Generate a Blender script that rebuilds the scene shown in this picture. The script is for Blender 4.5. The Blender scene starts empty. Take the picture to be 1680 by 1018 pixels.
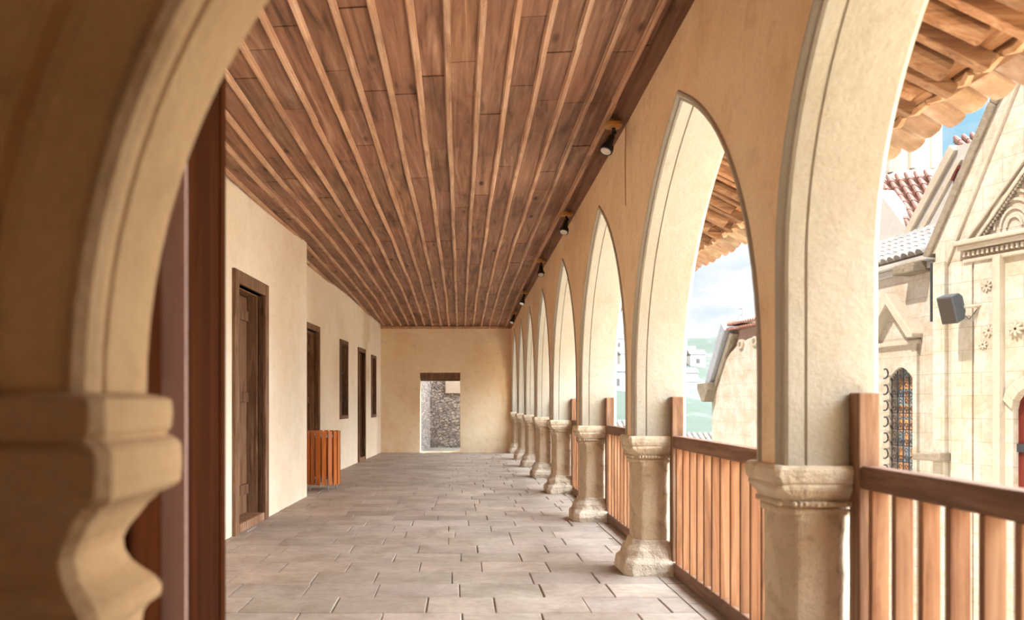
import bpy, math, random
from mathutils import Vector, Matrix
random.seed(7)
S = bpy.context.scene
C = S.collection
PI = math.pi
EYE = 1.3                      # camera height above the gallery floor

# ------------------------------------------------------------------ camera, sky, sun, exposure
cd = bpy.data.cameras.new('camera'); cam = bpy.data.objects.new('camera', cd); C.objects.link(cam)
S.camera = cam
cam.location = (0, 0, EYE); cam.rotation_euler = (PI/2, 0, 0)
cd.sensor_width = 36; cd.sensor_fit = 'HORIZONTAL'; cd.lens = 1300/1680*36
cd.shift_x = (840-755)/1680; cd.shift_y = (660-509)/1680
cd.clip_start = .05; cd.clip_end = 3000
cd.dof.use_dof = True; cd.dof.focus_distance = 8.5; cd.dof.aperture_fstop = 2.0

SKY_STRENGTH = 2.0
SUN_STRENGTH = 1.6
EXPOSURE = 2.5
w = bpy.data.worlds.new('sky'); S.world = w; w.use_nodes = True
nt = w.node_tree; nt.nodes.clear()
def N(t, **k):
    n = nt.nodes.new(t)
    for a, b in k.items(): setattr(n, a, b)
    return n
tc = N('ShaderNodeTexCoord'); mp = N('ShaderNodeMapping'); mp.inputs['Scale'].default_value = (2.2, 2.2, 5.0)
mp.inputs['Location'].default_value = (0.35, 0.1, 0.2)
nz = N('ShaderNodeTexNoise'); nz.inputs['Scale'].default_value = 1.6; nz.inputs['Detail'].default_value = 7; nz.inputs['Roughness'].default_value = .55
rp = N('ShaderNodeValToRGB'); rp.color_ramp.elements[0].position = .40; rp.color_ramp.elements[0].color = (.34, .62, .80, 1)
rp.color_ramp.elements[1].position = .56; rp.color_ramp.elements[1].color = (.87, .88, .895, 1)
bg = N('ShaderNodeBackground'); bg.inputs['Strength'].default_value = SKY_STRENGTH
wo = N('ShaderNodeOutputWorld')
L = nt.links.new
L(tc.outputs['Generated'], mp.inputs['Vector']); L(mp.outputs['Vector'], nz.inputs['Vector'])
L(nz.outputs['Fac'], rp.inputs['Fac']); dt_ = N('ShaderNodeVectorMath', operation='DOT_PRODUCT'); dt_.inputs[1].default_value = Vector((.68, -.17, .65)).normalized()
L(tc.outputs['Generated'], dt_.inputs[0])
mr = N('ShaderNodeMapRange'); mr.interpolation_type = 'SMOOTHSTEP'
for a_, b_ in ((1, .42), (2, .90), (3, .103), (4, 2.55)): mr.inputs[a_].default_value = b_      # sky strength shaped to light the gallery: bright overhead and right, dim ahead
L(dt_.outputs['Value'], mr.inputs[0])
sm = N('ShaderNodeMath', operation='MULTIPLY'); sm.inputs[1].default_value = SKY_STRENGTH; L(mr.outputs[0], sm.inputs[0]); L(sm.outputs[0], bg.inputs['Strength'])
L(rp.outputs['Color'], bg.inputs['Color']); L(bg.outputs['Background'], wo.inputs['Surface'])

sd = bpy.data.lights.new('sun', 'SUN'); sun = bpy.data.objects.new('sun', sd); C.objects.link(sun)
sd.energy = SUN_STRENGTH; sd.angle = math.radians(2.0); sd.color = (1.0, .93, .82)
sun.rotation_euler = Vector((.50, .22, -.80)).to_track_quat('-Z', 'Y').to_euler()
sun.location = (-5, -5, 20)

S.view_settings.view_transform = 'Standard'; S.view_settings.look = 'None'
S.view_settings.exposure = EXPOSURE; S.view_settings.gamma = 1.0; S.view_settings.use_curve_mapping = False
S.cycles.max_bounces = 14; S.cycles.diffuse_bounces = 10
S.cycles.use_denoising = True

# ------------------------------------------------------------------ materials
def newmat(name):
    m = bpy.data.materials.new(name); m.use_nodes = True
    t = m.node_tree; b = t.nodes['Principled BSDF']
    return m, t, b
def nd(t, typ, **k):
    n = t.nodes.new(typ)
    for a, b in k.items():
        if a in n.inputs.keys() if hasattr(n, 'inputs') else False: n.inputs[a].default_value = b
        else: setattr(n, a, b)
    return n
def ramp(t, stops):
    r = t.nodes.new('ShaderNodeValToRGB'); e = r.color_ramp.elements
    while len(e) < len(stops): e.new(.5)
    for k, (p, c) in enumerate(stops):
        e[k].position = p; e[k].color = (*c, 1) if len(c) == 3 else c
    return r
def noise(t, vec, scale, detail=5, rough=.55, dist=0.0):
    n = t.nodes.new('ShaderNodeTexNoise'); n.inputs['Scale'].default_value = scale; n.inputs['Detail'].default_value = detail
    n.inputs['Roughness'].default_value = rough; n.inputs['Distortion'].default_value = dist
    t.links.new(vec, n.inputs['Vector']); return n
def mix(t, a, b, fac, mode='MIX'):
    m = t.nodes.new('ShaderNodeMix'); m.data_type = 'RGBA'; m.blend_type = mode; m.clamp_factor = True
    def put(sock, v):
        if isinstance(v, (int, float)): sock.default_value = v
        elif isinstance(v, tuple): sock.default_value = (*v, 1)
        else: t.links.new(v, sock)
    put(m.inputs[0], fac); put(m.inputs[6], a); put(m.inputs[7], b)
    return m.outputs[2]
def vecs(t, scale=(1, 1, 1), rnd=True):
    tc = t.nodes.new('ShaderNodeTexCoord'); v = tc.outputs['Object']
    if rnd:
        oi = t.nodes.new('ShaderNodeObjectInfo'); mu = t.nodes.new('ShaderNodeMath'); mu.operation = 'MULTIPLY'; mu.inputs[1].default_value = 37.0
        t.links.new(oi.outputs['Random'], mu.inputs[0])
        ad = t.nodes.new('ShaderNodeVectorMath'); ad.operation = 'ADD'
        t.links.new(v, ad.inputs[0]); t.links.new(mu.outputs[0], ad.inputs[1]); v = ad.outputs[0]
    m = t.nodes.new('ShaderNodeMapping'); m.inputs['Scale'].default_value = scale
    t.links.new(v, m.inputs['Vector']); return m.outputs['Vector']
def bump(t, b, h, strength, dist=.01):
    n = t.nodes.new('ShaderNodeBump'); n.inputs['Strength'].default_value = strength; n.inputs['Distance'].default_value = dist
    t.links.new(h, n.inputs['Height'])
    if b.inputs['Normal'].is_linked:
        t.links.new(b.inputs['Normal'].links[0].from_socket, n.inputs['Normal'])
    t.links.new(n.outputs['Normal'], b.inputs['Normal'])
def tint(t, col):
    a = t.nodes.new('ShaderNodeAttribute'); a.attribute_name = 'tint'
    return mix(t, col, a.outputs['Color'], 1.0, 'MULTIPLY')

def plaster(name, c1, c2, stain=(.45, .30, .17), stain_amt=.35, b=.35, blocks=0, sc=1.0, rough=.95):
    m, t, bs = newmat(name); v = vecs(t, rnd=False)
    n1 = noise(t, v, .9*sc, 6, .62, .4); n2 = noise(t, v, 5*sc, 6, .6, .3); n3 = noise(t, v, 38*sc, 5, .6)
    r1 = ramp(t, [(.32, c2), (.66, c1)]); t.links.new(n1.outputs['Fac'], r1.inputs['Fac'])
    r2 = ramp(t, [(.54, (0, 0, 0)), (.80, (1, 1, 1))]); t.links.new(n2.outputs['Fac'], r2.inputs['Fac'])
    mu = t.nodes.new('ShaderNodeMath'); mu.operation = 'MULTIPLY'; mu.inputs[1].default_value = stain_amt
    t.links.new(r2.outputs['Color'], mu.inputs[0])
    c = mix(t, r1.outputs['Color'], stain, mu.outputs[0])
    r3 = ramp(t, [(.3, (.90, .88, .86)), (.6, (1, 1, 1))]); t.links.new(n3.outputs['Fac'], r3.inputs['Fac'])
    c = mix(t, c, r3.outputs['Color'], .8, 'MULTIPLY')
    t.links.new(c, bs.inputs['Base Color']); bs.inputs['Roughness'].default_value = rough
    bs.inputs['Specular IOR Level'].default_value = .2
    bump(t, bs, n1.outputs['Fac'], .5, .08*b); bump(t, bs, n2.outputs['Fac'], .5, .03*b); bump(t, bs, n3.outputs['Fac'], .5, .006*b)
    return m
M = {}
M['plaster'] = plaster('cream_plaster', (.91, .80, .64), (.84, .68, .50), (.66, .48, .31), .38, .55, sc=1.2)
M['ochre'] = plaster('ochre_plaster', (.93, .76, .53), (.86, .64, .40), (.66, .44, .23), .5, .6, sc=1.3)
M['arcade'] = plaster('arcade_plaster_bounce_tint', (.93, .73, .50), (.83, .59, .36), (.60, .38, .19), .5, .6, sc=1.3)  # warm bounce light put into the inner-face colour
M['jamb'] = plaster('arch_soffit_light_tone', (.475, .43, .36), (.44, .38, .295), (.31, .23, .15), .3, .5, sc=1.5)  # same wall's soffits without bounce tint, darkened to offset strong light
M['stone'] = plaster('weathered_stone', (.76, .63, .47), (.52, .39, .26), (.24, .16, .09), .85, 1.2, sc=1.8)
M['basestone'] = plaster('worn_base_stone', (.80, .68, .54), (.54, .42, .31), (.25, .17, .11), .7, 1.6, sc=2.8)
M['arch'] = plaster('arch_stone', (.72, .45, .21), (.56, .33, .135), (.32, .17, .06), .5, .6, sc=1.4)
M['band'] = plaster('arch_stone_dimmed', (.54, .335, .17), (.42, .25, .12), (.26, .14, .06), .5, .6, sc=1.4)  # arch stone darkened to hold down the light on soffit and impost
M['kerb'] = plaster('kerb_stone', (.66, .54, .42), (.50, .38, .27), (.26, .18, .11), .6, .8, sc=2)
M['mortar'] = plaster('floor_mortar', (.44, .34, .27), (.30, .23, .18), (.14, .10, .07), .5, 1.0)
M['beige'] = plaster('church_trim_stone', (.37, .325, .265), (.33, .275, .21), (.23, .175, .12), .4, .8, sc=1.8)
M['white'] = plaster('church_white_render', (.35, .34, .32), (.32, .30, .28), (.24, .20, .17), .3, .5)
M['coping'] = plaster('weathered_coping', (.22, .18, .135), (.15, .12, .09), (.09, .07, .05), .7, 1.5, sc=3)
M['court'] = plaster('courtyard_paving', (.86, .76, .62), (.78, .67, .53), (.6, .5, .4), .3, .6)
M['terrain'] = plaster('hill_scrub', (.060, .064, .050), (.036, .050, .036), (.13, .12, .11), .9, 1, sc=.02)  # scrub green greyed, distance haze put into the colour
M['haze'] = plaster('far_mountain', (.052, .067, .080), (.045, .060, .074), (.065, .075, .082), .3, 1, sc=.01)  # blue air haze put into the mountain colour
M['pink'] = plaster('pink_render', (.32, .23, .19), (.30, .20, .16), (.6, .4, .3), .3, .4)

def ashlar(name, c1, c2, joint, w_, h_, rot):
    """blocks of cut stone: brick pattern on a vertical face turned by rot"""
    m, t, bs = newmat(name); tc = t.nodes.new('ShaderNodeTexCoord')
    sp = t.nodes.new('ShaderNodeSeparateXYZ'); t.links.new(tc.outputs['Object'], sp.inputs[0])
    cb = t.nodes.new('ShaderNodeCombineXYZ')
    a = t.nodes.new('ShaderNodeMath'); a.operation = 'MULTIPLY'; a.inputs[1].default_value = -math.cos(rot); t.links.new(sp.outputs['Y'], a.inputs[0])
    a2 = t.nodes.new('ShaderNodeMath'); a2.operation = 'MULTIPLY_ADD'; a2.inputs[1].default_value = math.sin(rot)
    t.links.new(sp.outputs['X'], a2.inputs[0]); t.links.new(a.outputs[0], a2.inputs[2])
    t.links.new(a2.outputs[0], cb.inputs['X']); t.links.new(sp.outputs['Z'], cb.inputs['Y'])
    br = t.nodes.new('ShaderNodeTexBrick'); t.links.new(cb.outputs[0], br.inputs['Vector'])
    br.inputs['Scale'].default_value = 1; br.inputs['Brick Width'].default_value = w_; br.inputs['Row Height'].default_value = h_
    br.inputs['Mortar Size'].default_value = .006; br.inputs['Mortar Smooth'].default_value = .6
    br.inputs['Color1'].default_value = (*c1, 1); br.inputs['Color2'].default_value = (*c2, 1); br.inputs['Mortar'].default_value = (*joint, 1)
    n1 = noise(t, tc.outputs['Object'], 2.2, 7, .65, .5); n2 = noise(t, tc.outputs['Object'], 14, 6, .65)
    r = ramp(t, [(.35, (.84, .72, .58)), (.62, (1, 1, 1))]); t.links.new(n1.outputs['Fac'], r.inputs['Fac'])
    c = mix(t, br.outputs['Color'], r.outputs['Color'], .9, 'MULTIPLY')
    r2 = ramp(t, [(.3, (.86, .80, .74)), (.55, (1, 1, 1))]); t.links.new(n2.outputs['Fac'], r2.inputs['Fac'])
    c = mix(t, c, r2.outputs['Color'], .9, 'MULTIPLY')
    t.links.new(c, bs.inputs['Base Color']); bs.inputs['Roughness'].default_value = .95
    bump(t, bs, br.outputs['Fac'], -.4, .01); bump(t, bs, n2.outputs['Fac'], .5, .02)
    return m
M['ashlar'] = ashlar('church_ashlar', (.40, .375, .335), (.39, .35, .30), (.28, .235, .19), .62, .36, math.radians(21))
M['ashlar2'] = ashlar('church_side_ashlar', (.38, .355, .32), (.37, .335, .29), (.27, .23, .185), .6, .34, math.radians(6))

def rubble(name, c1, c2, c3, sc):
    m, t, bs = newmat(name); v = vecs(t, (1, 1, 1.9), rnd=False)
    nw = noise(t, v, 3, 3); 
    vv = t.nodes.new('ShaderNodeVectorMath'); vv.operation = 'MULTIPLY_ADD'; vv.inputs[1].default_value = (.25, .25, .25)
    t.links.new(nw.outputs['Color'], vv.inputs[0]); t.links.new(v, vv.inputs[2])
    vo = t.nodes.new('ShaderNodeTexVoronoi'); vo.inputs['Scale'].default_value = sc; t.links.new(vv.outputs[0], vo.inputs['Vector'])
    ve = t.nodes.new('ShaderNodeTexVoronoi'); ve.feature = 'DISTANCE_TO_EDGE'; ve.inputs['Scale'].default_value = sc; t.links.new(vv.outputs[0], ve.inputs['Vector'])
    bw = t.nodes.new('ShaderNodeRGBToBW'); t.links.new(vo.outputs['Color'], bw.inputs[0])
    r = ramp(t, [(.2, c1), (.5, c2), (.8, c3)]); t.links.new(bw.outputs[0], r.inputs['Fac'])
    e = ramp(t, [(0, (.35, .30, .26)), (.12, (1, 1, 1))]); t.links.new(ve.outputs['Distance'], e.inputs['Fac'])
    c = mix(t, r.outputs['Color'], e.outputs['Color'], 1.0, 'MULTIPLY')
    t.links.new(c, bs.inputs['Base Color']); bs.inputs['Roughness'].default_value = .95
    bump(t, bs, e.outputs['Color'], 1, .04)
    return m
M['rubble'] = rubble('rubble_masonry', (.18, .14, .12), (.29, .23, .20), (.37, .285, .225), 8.5)
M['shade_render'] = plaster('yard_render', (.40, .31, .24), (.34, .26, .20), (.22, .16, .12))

def wood(name, stops, axis='z', sc=1.0, rough=.7, b=1.0, knots=.6, use_tint=False, var=.22):
    m, t, bs = newmat(name)
    lo, hi = .9*sc, 16*sc
    s = {'x': (lo, hi, hi), 'y': (hi, lo, hi), 'z': (hi, hi, lo)}[axis]
    v = vecs(t, s)
    n1 = noise(t, v, 1.0, 5, .6, 1.6)
    r = ramp(t, stops); t.links.new(n1.outputs['Fac'], r.inputs['Fac']); c = r.outputs['Color']
    s2 = {'x': (1.6, 5, 5), 'y': (5, 1.6, 5), 'z': (5, 5, 1.6)}[axis]
    v2 = vecs(t, s2); n2 = noise(t, v2, .8*sc, 5, .65, .6)
    r2 = ramp(t, [(.32, (.52, .44, .38)), (.50, (1, 1, 1)), (.68, (1.0, .93, .84))]); t.links.new(n2.outputs['Fac'], r2.inputs['Fac'])
    c = mix(t, c, r2.outputs['Color'], .75, 'MULTIPLY')
    vo = t.nodes.new('ShaderNodeTexVoronoi'); vo.inputs['Scale'].default_value = 1.05*sc; t.links.new(v2, vo.inputs['Vector'])
    rk = ramp(t, [(.05, (.20, .11, .06)), (.13, (1, 1, 1))]); t.links.new(vo.outputs['Distance'], rk.inputs['Fac'])
    c = mix(t, c, rk.outputs['Color'], knots, 'MULTIPLY')
    oi = t.nodes.new('ShaderNodeObjectInfo'); ro = ramp(t, [(0, (1-var, 1-var, 1-var)), (1, (1.0, .985, .97))]); t.links.new(oi.outputs['Random'], ro.inputs['Fac'])
    c = mix(t, c, ro.outputs['Color'], 1.0, 'MULTIPLY')
    if use_tint: c = tint(t, c)
    t.links.new(c, bs.inputs['Base Color']); bs.inputs['Roughness'].default_value = rough; bs.inputs['Specular IOR Level'].default_value = .3
    bump(t, bs, n1.outputs['Fac'], .5*b, .006); bump(t, bs, n2.outputs['Fac'], .4*b, .012)
    return m
CE = [(.28, (.10, .045, .026)), (.42, (.27, .125, .070)), (.56, (.37, .18, .105)), (.74, (.54, .32, .21))]
CE = [(p, tuple(v*.85 for v in c)) for p, c in CE]
M['ceiling'] = wood('ceiling_board_wood', CE, 'y', .75, .62, 1.6, 1.0, True)
M['batten'] = wood('batten_wood', [(.25, (.40, .20, .11)), (.5, (.60, .35, .22)), (.8, (.80, .58, .42))], 'y', 1, .6, 1, .4)
DK = [(.2, (.07, .035, .02)), (.5, (.20, .10, .055)), (.8, (.36, .21, .13))]
M['door_wood'] = wood('aged_door_wood', [(.25, (.05, .022, .011)), (.45, (.17, .075, .036)), (.65, (.29, .15, .08)), (.85, (.42, .27, .17))], 'z', 1.2, .7, 1.5, .5)
M['dark_wood'] = wood('dark_frame_wood', DK, 'z', 1.2, .7, 1.2, .5)
M['frame_wood'] = wood('worn_frame_wood', [(.25, (.08, .036, .018)), (.5, (.22, .11, .056)), (.75, (.38, .24, .15))], 'z', 1.2, .7, 1.3, .5)
M['rail_wood'] = wood('rail_wood', [(.2, (.12, .05, .025)), (.5, (.24, .115, .065)), (.8, (.36, .20, .13))], 'y', 1, .6, 1.2, .4)
M['post_wood'] = wood('post_wood', [(.25, (.11, .05, .025)), (.5, (.30, .15, .08)), (.75, (.46, .29, .19))], 'z', .8, .7, 1.2, .6)
M['slat_wood'] = wood('pine_slat_wood', [(.25, (.12, .045, .018)), (.42, (.30, .125, .055)), (.6, (.40, .20, .10)), (.8, (.50, .30, .175))], 'z', .7, .6, 1.0, .8)
M['rafter_wood'] = wood('rafter_wood', [(.25, (.07, .03, .012)), (.45, (.26, .12, .055)), (.65, (.36, .20, .11)), (.8, (.46, .33, .22))], 'x', 1, .8, 1.6, .7, False, .45)
M['plank_wood'] = wood('eave_plank_wood', [(.25, (.09, .032, .012)), (.5, (.28, .12, .045)), (.75, (.42, .24, .12))], 'y', 1, .8, 1.2, .6, True)
M['bin_wood'] = wood('varnished_bin_wood', [(.2, (.34, .08, .015)), (.5, (.52, .15, .03)), (.8, (.64, .23, .06))], 'z', .8, .35, .5, .2)
M['leaf_wood'] = wood('stained_door_wood', [(.2, (.022, .004, .0006)), (.5, (.055, .012, .0015)), (.8, (.09, .022, .003))], 'z', .8, .45, .6, .3)
M['leaf_wood'].node_tree.nodes['Principled BSDF'].inputs['Roughness'].default_value = .95; M['leaf_wood'].node_tree.nodes['Principled BSDF'].inputs['Specular IOR Level'].default_value = .05
M['edge_wood'] = wood('lit_door_edge_wood', [(.2, (.80, .46, .36)), (.5, (.90, .58, .47)), (.8, (.93, .66, .55))], 'z', .8, .6, .6, .2)  # pale pink puts light caught by the leaf edge into its colour
M['red_door'] = wood('red_painted_door', [(.2, (.07, .008, .005)), (.5, (.10, .014, .009)), (.8, (.13, .025, .015))], 'z', .6, .5, .6, .2)

def plain(name, col, rough=.5, metal=0.0, nsc=20, var=.15, b=.3):
    m, t, bs = newmat(name); v = vecs(t); n = noise(t, v, nsc, 4)
    r = ramp(t, [(.3, tuple(x*(1-var) for x in col)), (.7, tuple(min(1, x*(1+var)) for x in col))]); t.links.new(n.outputs['Fac'], r.inputs['Fac'])
    t.links.new(r.outputs['Color'], bs.inputs['Base Color']); bs.inputs['Roughness'].default_value = rough; bs.inputs['Metallic'].default_value = metal
    bump(t, bs, n.outputs['Fac'], b, .003); return m
M['black'] = plain('black_metal', (.012, .012, .014), .4)
M['iron'] = plain('wrought_iron', (.03, .03, .036), .55, .3)
M['steel'] = plain('galvanised_steel', (.42, .42, .44), .35, .9)
M['lens'] = plain('lamp_lens', (.72, .70, .66), .15)
M['mount'] = plain('varnished_mount', (.50, .24, .05), .4)
M['grey'] = plain('grey_speaker_shell', (.035, .038, .045), .6)
M['mesh'] = plain('speaker_mesh', (.030, .020, .014), .7, 0, 120, .5)
M['pane'] = plain('window_pane', (.10, .09, .08), .15)
M['pane_amber'] = plain('amber_pane', (.60, .28, .11), .2, 0, 3, .4)
M['pane_blue'] = plain('blue_grey_pane', (.24, .28, .31), .2, 0, 3, .4)
M['lead'] = plain('lead_flashing', (.22, .22, .24), .5)
def tilemat(name, c1, c2, c3):
    m, t, bs = newmat(name); v = vecs(t, rnd=False); n = noise(t, v, 7, 5, .6); n2 = noise(t, v, 40, 4)
    r = ramp(t, [(.3, c1), (.5, c2), (.7, c3)]); t.links.new(n.outputs['Fac'], r.inputs['Fac'])
    c = tint(t, r.outputs['Color']); t.links.new(c, bs.inputs['Base Color']); bs.inputs['Roughness'].default_value = .9
    bump(t, bs, n2.outputs['Fac'], .5, .01); return m
M['terracotta'] = tilemat('terracotta_tiles', (.15, .045, .03), (.19, .085, .06), (.22, .135, .105))
M['eave_tile'] = tilemat('weathered_eave_tiles', (.24, .14, .07), (.36, .21, .12), (.46, .34, .23))
M['pale_tile'] = tilemat('limewashed_tiles', (.11, .085, .07), (.15, .13, .115), (.18, .165, .155))
def pavermat():
    m, t, bs = newmat('sandstone_paver'); v = vecs(t, rnd=False)
    n = noise(t, v, 2.2, 6, .62, .5); n2 = noise(t, v, 16, 6, .65); n3 = noise(t, vecs(t, (2, 9, 1), rnd=False), 2.5, 5, .6, 1.5)
    r = ramp(t, [(.3, (.30, .225, .175)), (.5, (.41, .32, .26)), (.72, (.50, .40, .33))]); t.links.new(n.outputs['Fac'], r.inputs['Fac'])
    r2 = ramp(t, [(.3, (.78, .74, .72)), (.55, (1, 1, 1))]); t.links.new(n2.outputs['Fac'], r2.inputs['Fac'])
    c = mix(t, r.outputs['Color'], r2.outputs['Color'], .7, 'MULTIPLY')
    r3 = ramp(t, [(.36, (.80, .72, .68)), (.5, (1, 1, 1))]); t.links.new(n3.outputs['Fac'], r3.inputs['Fac'])
    c = mix(t, c, r3.outputs['Color'], .6, 'MULTIPLY'); c = tint(t, c)
    t.links.new(c, bs.inputs['Base Color']); bs.inputs['Roughness'].default_value = .62; bs.inputs['Specular IOR Level'].default_value = .35
    bump(t, bs, n.outputs['Fac'], .4, .01); bump(t, bs, n2.outputs['Fac'], .4, .004); return m
M['paver'] = pavermat()

# ------------------------------------------------------------------ mesh helpers
class MB:
    def __init__(s): s.v = []; s.f = []; s.t = []
    def face(s, idx, t=None): s.f.append(tuple(idx)); s.t.append(t or (1, 1, 1))
    def add(s, vs): k = len(s.v); s.v += [tuple(p) for p in vs]; return k
    def box(s, x0, x1, y0, y1, z0, z1, t=None):
        return s.hexa([(x0, y0, z0), (x1, y0, z0), (x1, y1, z0), (x0, y1, z0), (x0, y0, z1), (x1, y0, z1), (x1, y1, z1), (x0, y1, z1)], t)
    def hexa(s, p, t=None):
        k = s.add(p)
        for q in ((0, 3, 2, 1), (4, 5, 6, 7), (0, 1, 5, 4), (1, 2, 6, 5), (2, 3, 7, 6), (3, 0, 4, 7)): s.face([k+i for i in q], t)
        return s
    def loft(s, rings, t=None, caps=True, closed=True):
        n = len(rings[0]); k = s.add([p for r in rings for p in r])
        for a in range(len(rings)-1):
            for i in range(n if closed else n-1):
                j = (i+1) % n
                s.face([k+a*n+i, k+a*n+j, k+(a+1)*n+j, k+(a+1)*n+i], t)
        if caps:
            s.face([k+i for i in range(n)][::-1], t); s.face([k+(len(rings)-1)*n+i for i in range(n)], t)
        return s
    def tube(s, pts, rad, n=10, t=None):
        pts = [Vector(p) for p in pts]; rings = []
        rs = rad if isinstance(rad, (list, tuple)) else [rad]*len(pts)
        for i, p in enumerate(pts):
            d = (pts[min(i+1, len(pts)-1)]-pts[max(i-1, 0)]).normalized()
            up = Vector((0, 0, 1)) if abs(d.z) < .9 else Vector((1, 0, 0))
            a = d.cross(up).normalized(); b_ = d.cross(a).normalized()
            rings.append([p+a*math.cos(2*PI*q/n)*rs[i]+b_*math.sin(2*PI*q/n)*rs[i] for q in range(n)])
        return s.loft(rings, t)
    def bar(s, p, q, w_, h_, t=None, up=(0, 0, 1)):
        p, q = Vector(p), Vector(q); d = (q-p).normalized(); a = d.cross(Vector(up)).normalized(); b_ = a.cross(d).normalized()
        o = [a*(-w_/2)-b_*(h_/2), a*(w_/2)-b_*(h_/2), a*(w_/2)+b_*(h_/2), a*(-w_/2)+b_*(h_/2)]
        return s.loft([[p+x for x in o], [q+x for x in o]], t)
    def build(s, name, mat, parent=None, loc=None, smooth=False, bevel=0, kind=None, label=None, seg=2, angle=35):
        me = bpy.data.meshes.new(name); me.from_pydata(s.v, [], s.f); me.validate()
        if any(x != (1, 1, 1) for x in s.t) or 'tile' in mat or mat in ('ceiling', 'paver', 'plank_wood', 'terracotta'):
            at = me.color_attributes.new('tint', 'FLOAT_COLOR', 'CORNER'); k = 0
            for p in me.polygons:
                c = s.t[p.index] if p.index < len(s.t) else (1, 1, 1)
                for li in p.loop_indices: at.data[li].color = (*c, 1)
        import bmesh
        bm = bmesh.new(); bm.from_mesh(me); bmesh.ops.recalc_face_normals(bm, faces=bm.faces); bm.to_mesh(me); bm.free()
        if smooth:
            for p in me.polygons: p.use_smooth = True
        me.materials.append(M[mat]); o = bpy.data.objects.new(name, me); C.objects.link(o)
        if parent: o.parent = parent
        if loc: o.location = loc
        if kind: o['kind'] = kind
        if label: o['label'] = label
        if bevel:
            m = o.modifiers.new('bevel', 'BEVEL'); m.width = bevel; m.segments = seg; m.limit_method = 'ANGLE'; m.angle_limit = math.radians(30)
        return o
def thing(name, label, cat, loc=(0, 0, 0), rz=0, group=None, kind=None):
    o = bpy.data.objects.new(name, None); C.objects.link(o); o.location = loc; o.rotation_euler = (0, 0, rz)
    tag(o, label, cat, group); o.empty_display_size = .2
    if kind: o['kind'] = kind
    return o
def tag(o, label, cat, group=None):
    o['label'] = label
    if cat: o['category'] = cat
    if group: o['group'] = group
    return o
def dup(root, loc, label, rz=None):
    r = root.copy(); C.objects.link(r); r.location = loc; r['label'] = label
    if rz is not None: r.rotation_euler = (0, 0, rz)
    for ch in list(root.children):
        c = ch.copy(); C.objects.link(c); c.parent = r
        for g in ch.children:
            d = g.copy(); C.objects.link(d); d.parent = c
    return r
def interp(tab, y):
    if y <= tab[0][0]: return tab[0][1]
    for (a, b), (c, d) in zip(tab, tab[1:]):
        if y <= c: return b+(d-b)*(y-a)/(c-a)
    return tab[-1][1]
def rj(a): return random.uniform(-a, a)
def g(v, j=.0): return tuple(max(0, v+rj(j)) for _ in range(3))

# ------------------------------------------------------------------ plan of the gallery (metres)
YEND = 20.3
GZ0 = -4.0
XW0 = 1.31                                              # inner face of the arcade wall
XW1 = 1.71
PIERS = [1.455, 3.36, 6.12, 8.78, 11.42, 13.80, 16.05, 18.05, 20.22]
SPRING = 1.035
def xleft(y): return -2.11-.03*(10.9-y) if y < 10.9 else -2.5+.05*(y-10.9)
ZL = [(0, 3.40), (7.3, 3.42), (10.7, 3.49), (15.8, 3.44), (20.3, 3.27)]
ZR = [(0, 3.66), (4.5, 3.60), (6.3, 3.54), (9.2, 3.49), (16, 3.42), (20.3, 3.23)]
def zceil(x, y):
    k = (x+2.2)/(1.31+2.2); return interp(ZL, y)*(1-k)+interp(ZR, y)*k

# floor: sandstone pavers laid in rows across the gallery
m = MB(); m.box(-2.75, 1.82, -1.9, 24, -.18, -.012); m.build('floor_bed', 'mortar', kind='structure')
m = MB(); y = 1.2-.0; row = 0
y = -1.8
while y < YEND+.2:
    dy = .375+rj(.02); x = -2.8+(row % 2)*.27+rj(.09)
    while x < 1.46:
        wx = .52+rj(.09)
        x0, x1 = max(x, -2.7), min(x+wx, 1.47)
        if x1-x0 > .06:
            gp = .003; zt = rj(.0025); c = .93+rj(.10); tt = (c*(1+rj(.02)), c, c*(1+rj(.03)))
            j = lambda: rj(.004)
            a = [(x0+gp+j(), y+gp+j()), (x1-gp+j(), y+gp+j()), (x1-gp+j(), y+dy-gp+j()), (x0+gp+j(), y+dy-gp+j())]
            cx, cy = (x0+x1)/2, y+dy/2
            top = [(px+(.006 if px < cx else -.006), py+(.006 if py < cy else -.006), zt+rj(.001)) for px, py in a]
            m.loft([[(px, py, -.03) for px, py in a], [(px, py, zt-.005) for px, py in a], top], tt)
        x += wx
    y += dy; row += 1
# border slabs under the arcade and beyond the far doorway
y = -1.8
while y < YEND+.2:
    d = .62+rj(.12); c = .97+rj(.06)
    m.box(1.475, 1.80, y+.005, y+d-.005, -.03, -.002+rj(.002), (c, c, c)); y += d
m.build('floor', 'paver', kind='structure')

m = MB()
for a in range(5):
    for b_ in range(6):
        m.box(-1.5+a*.5, -1.01+a*.5, 20.52+b_*.42, 20.92+b_*.42, -.03, -.004+rj(.003))
m.build('yard_paving', 'coping', kind='structure')  # dark coping colour puts the yard's shade into the paving

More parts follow.
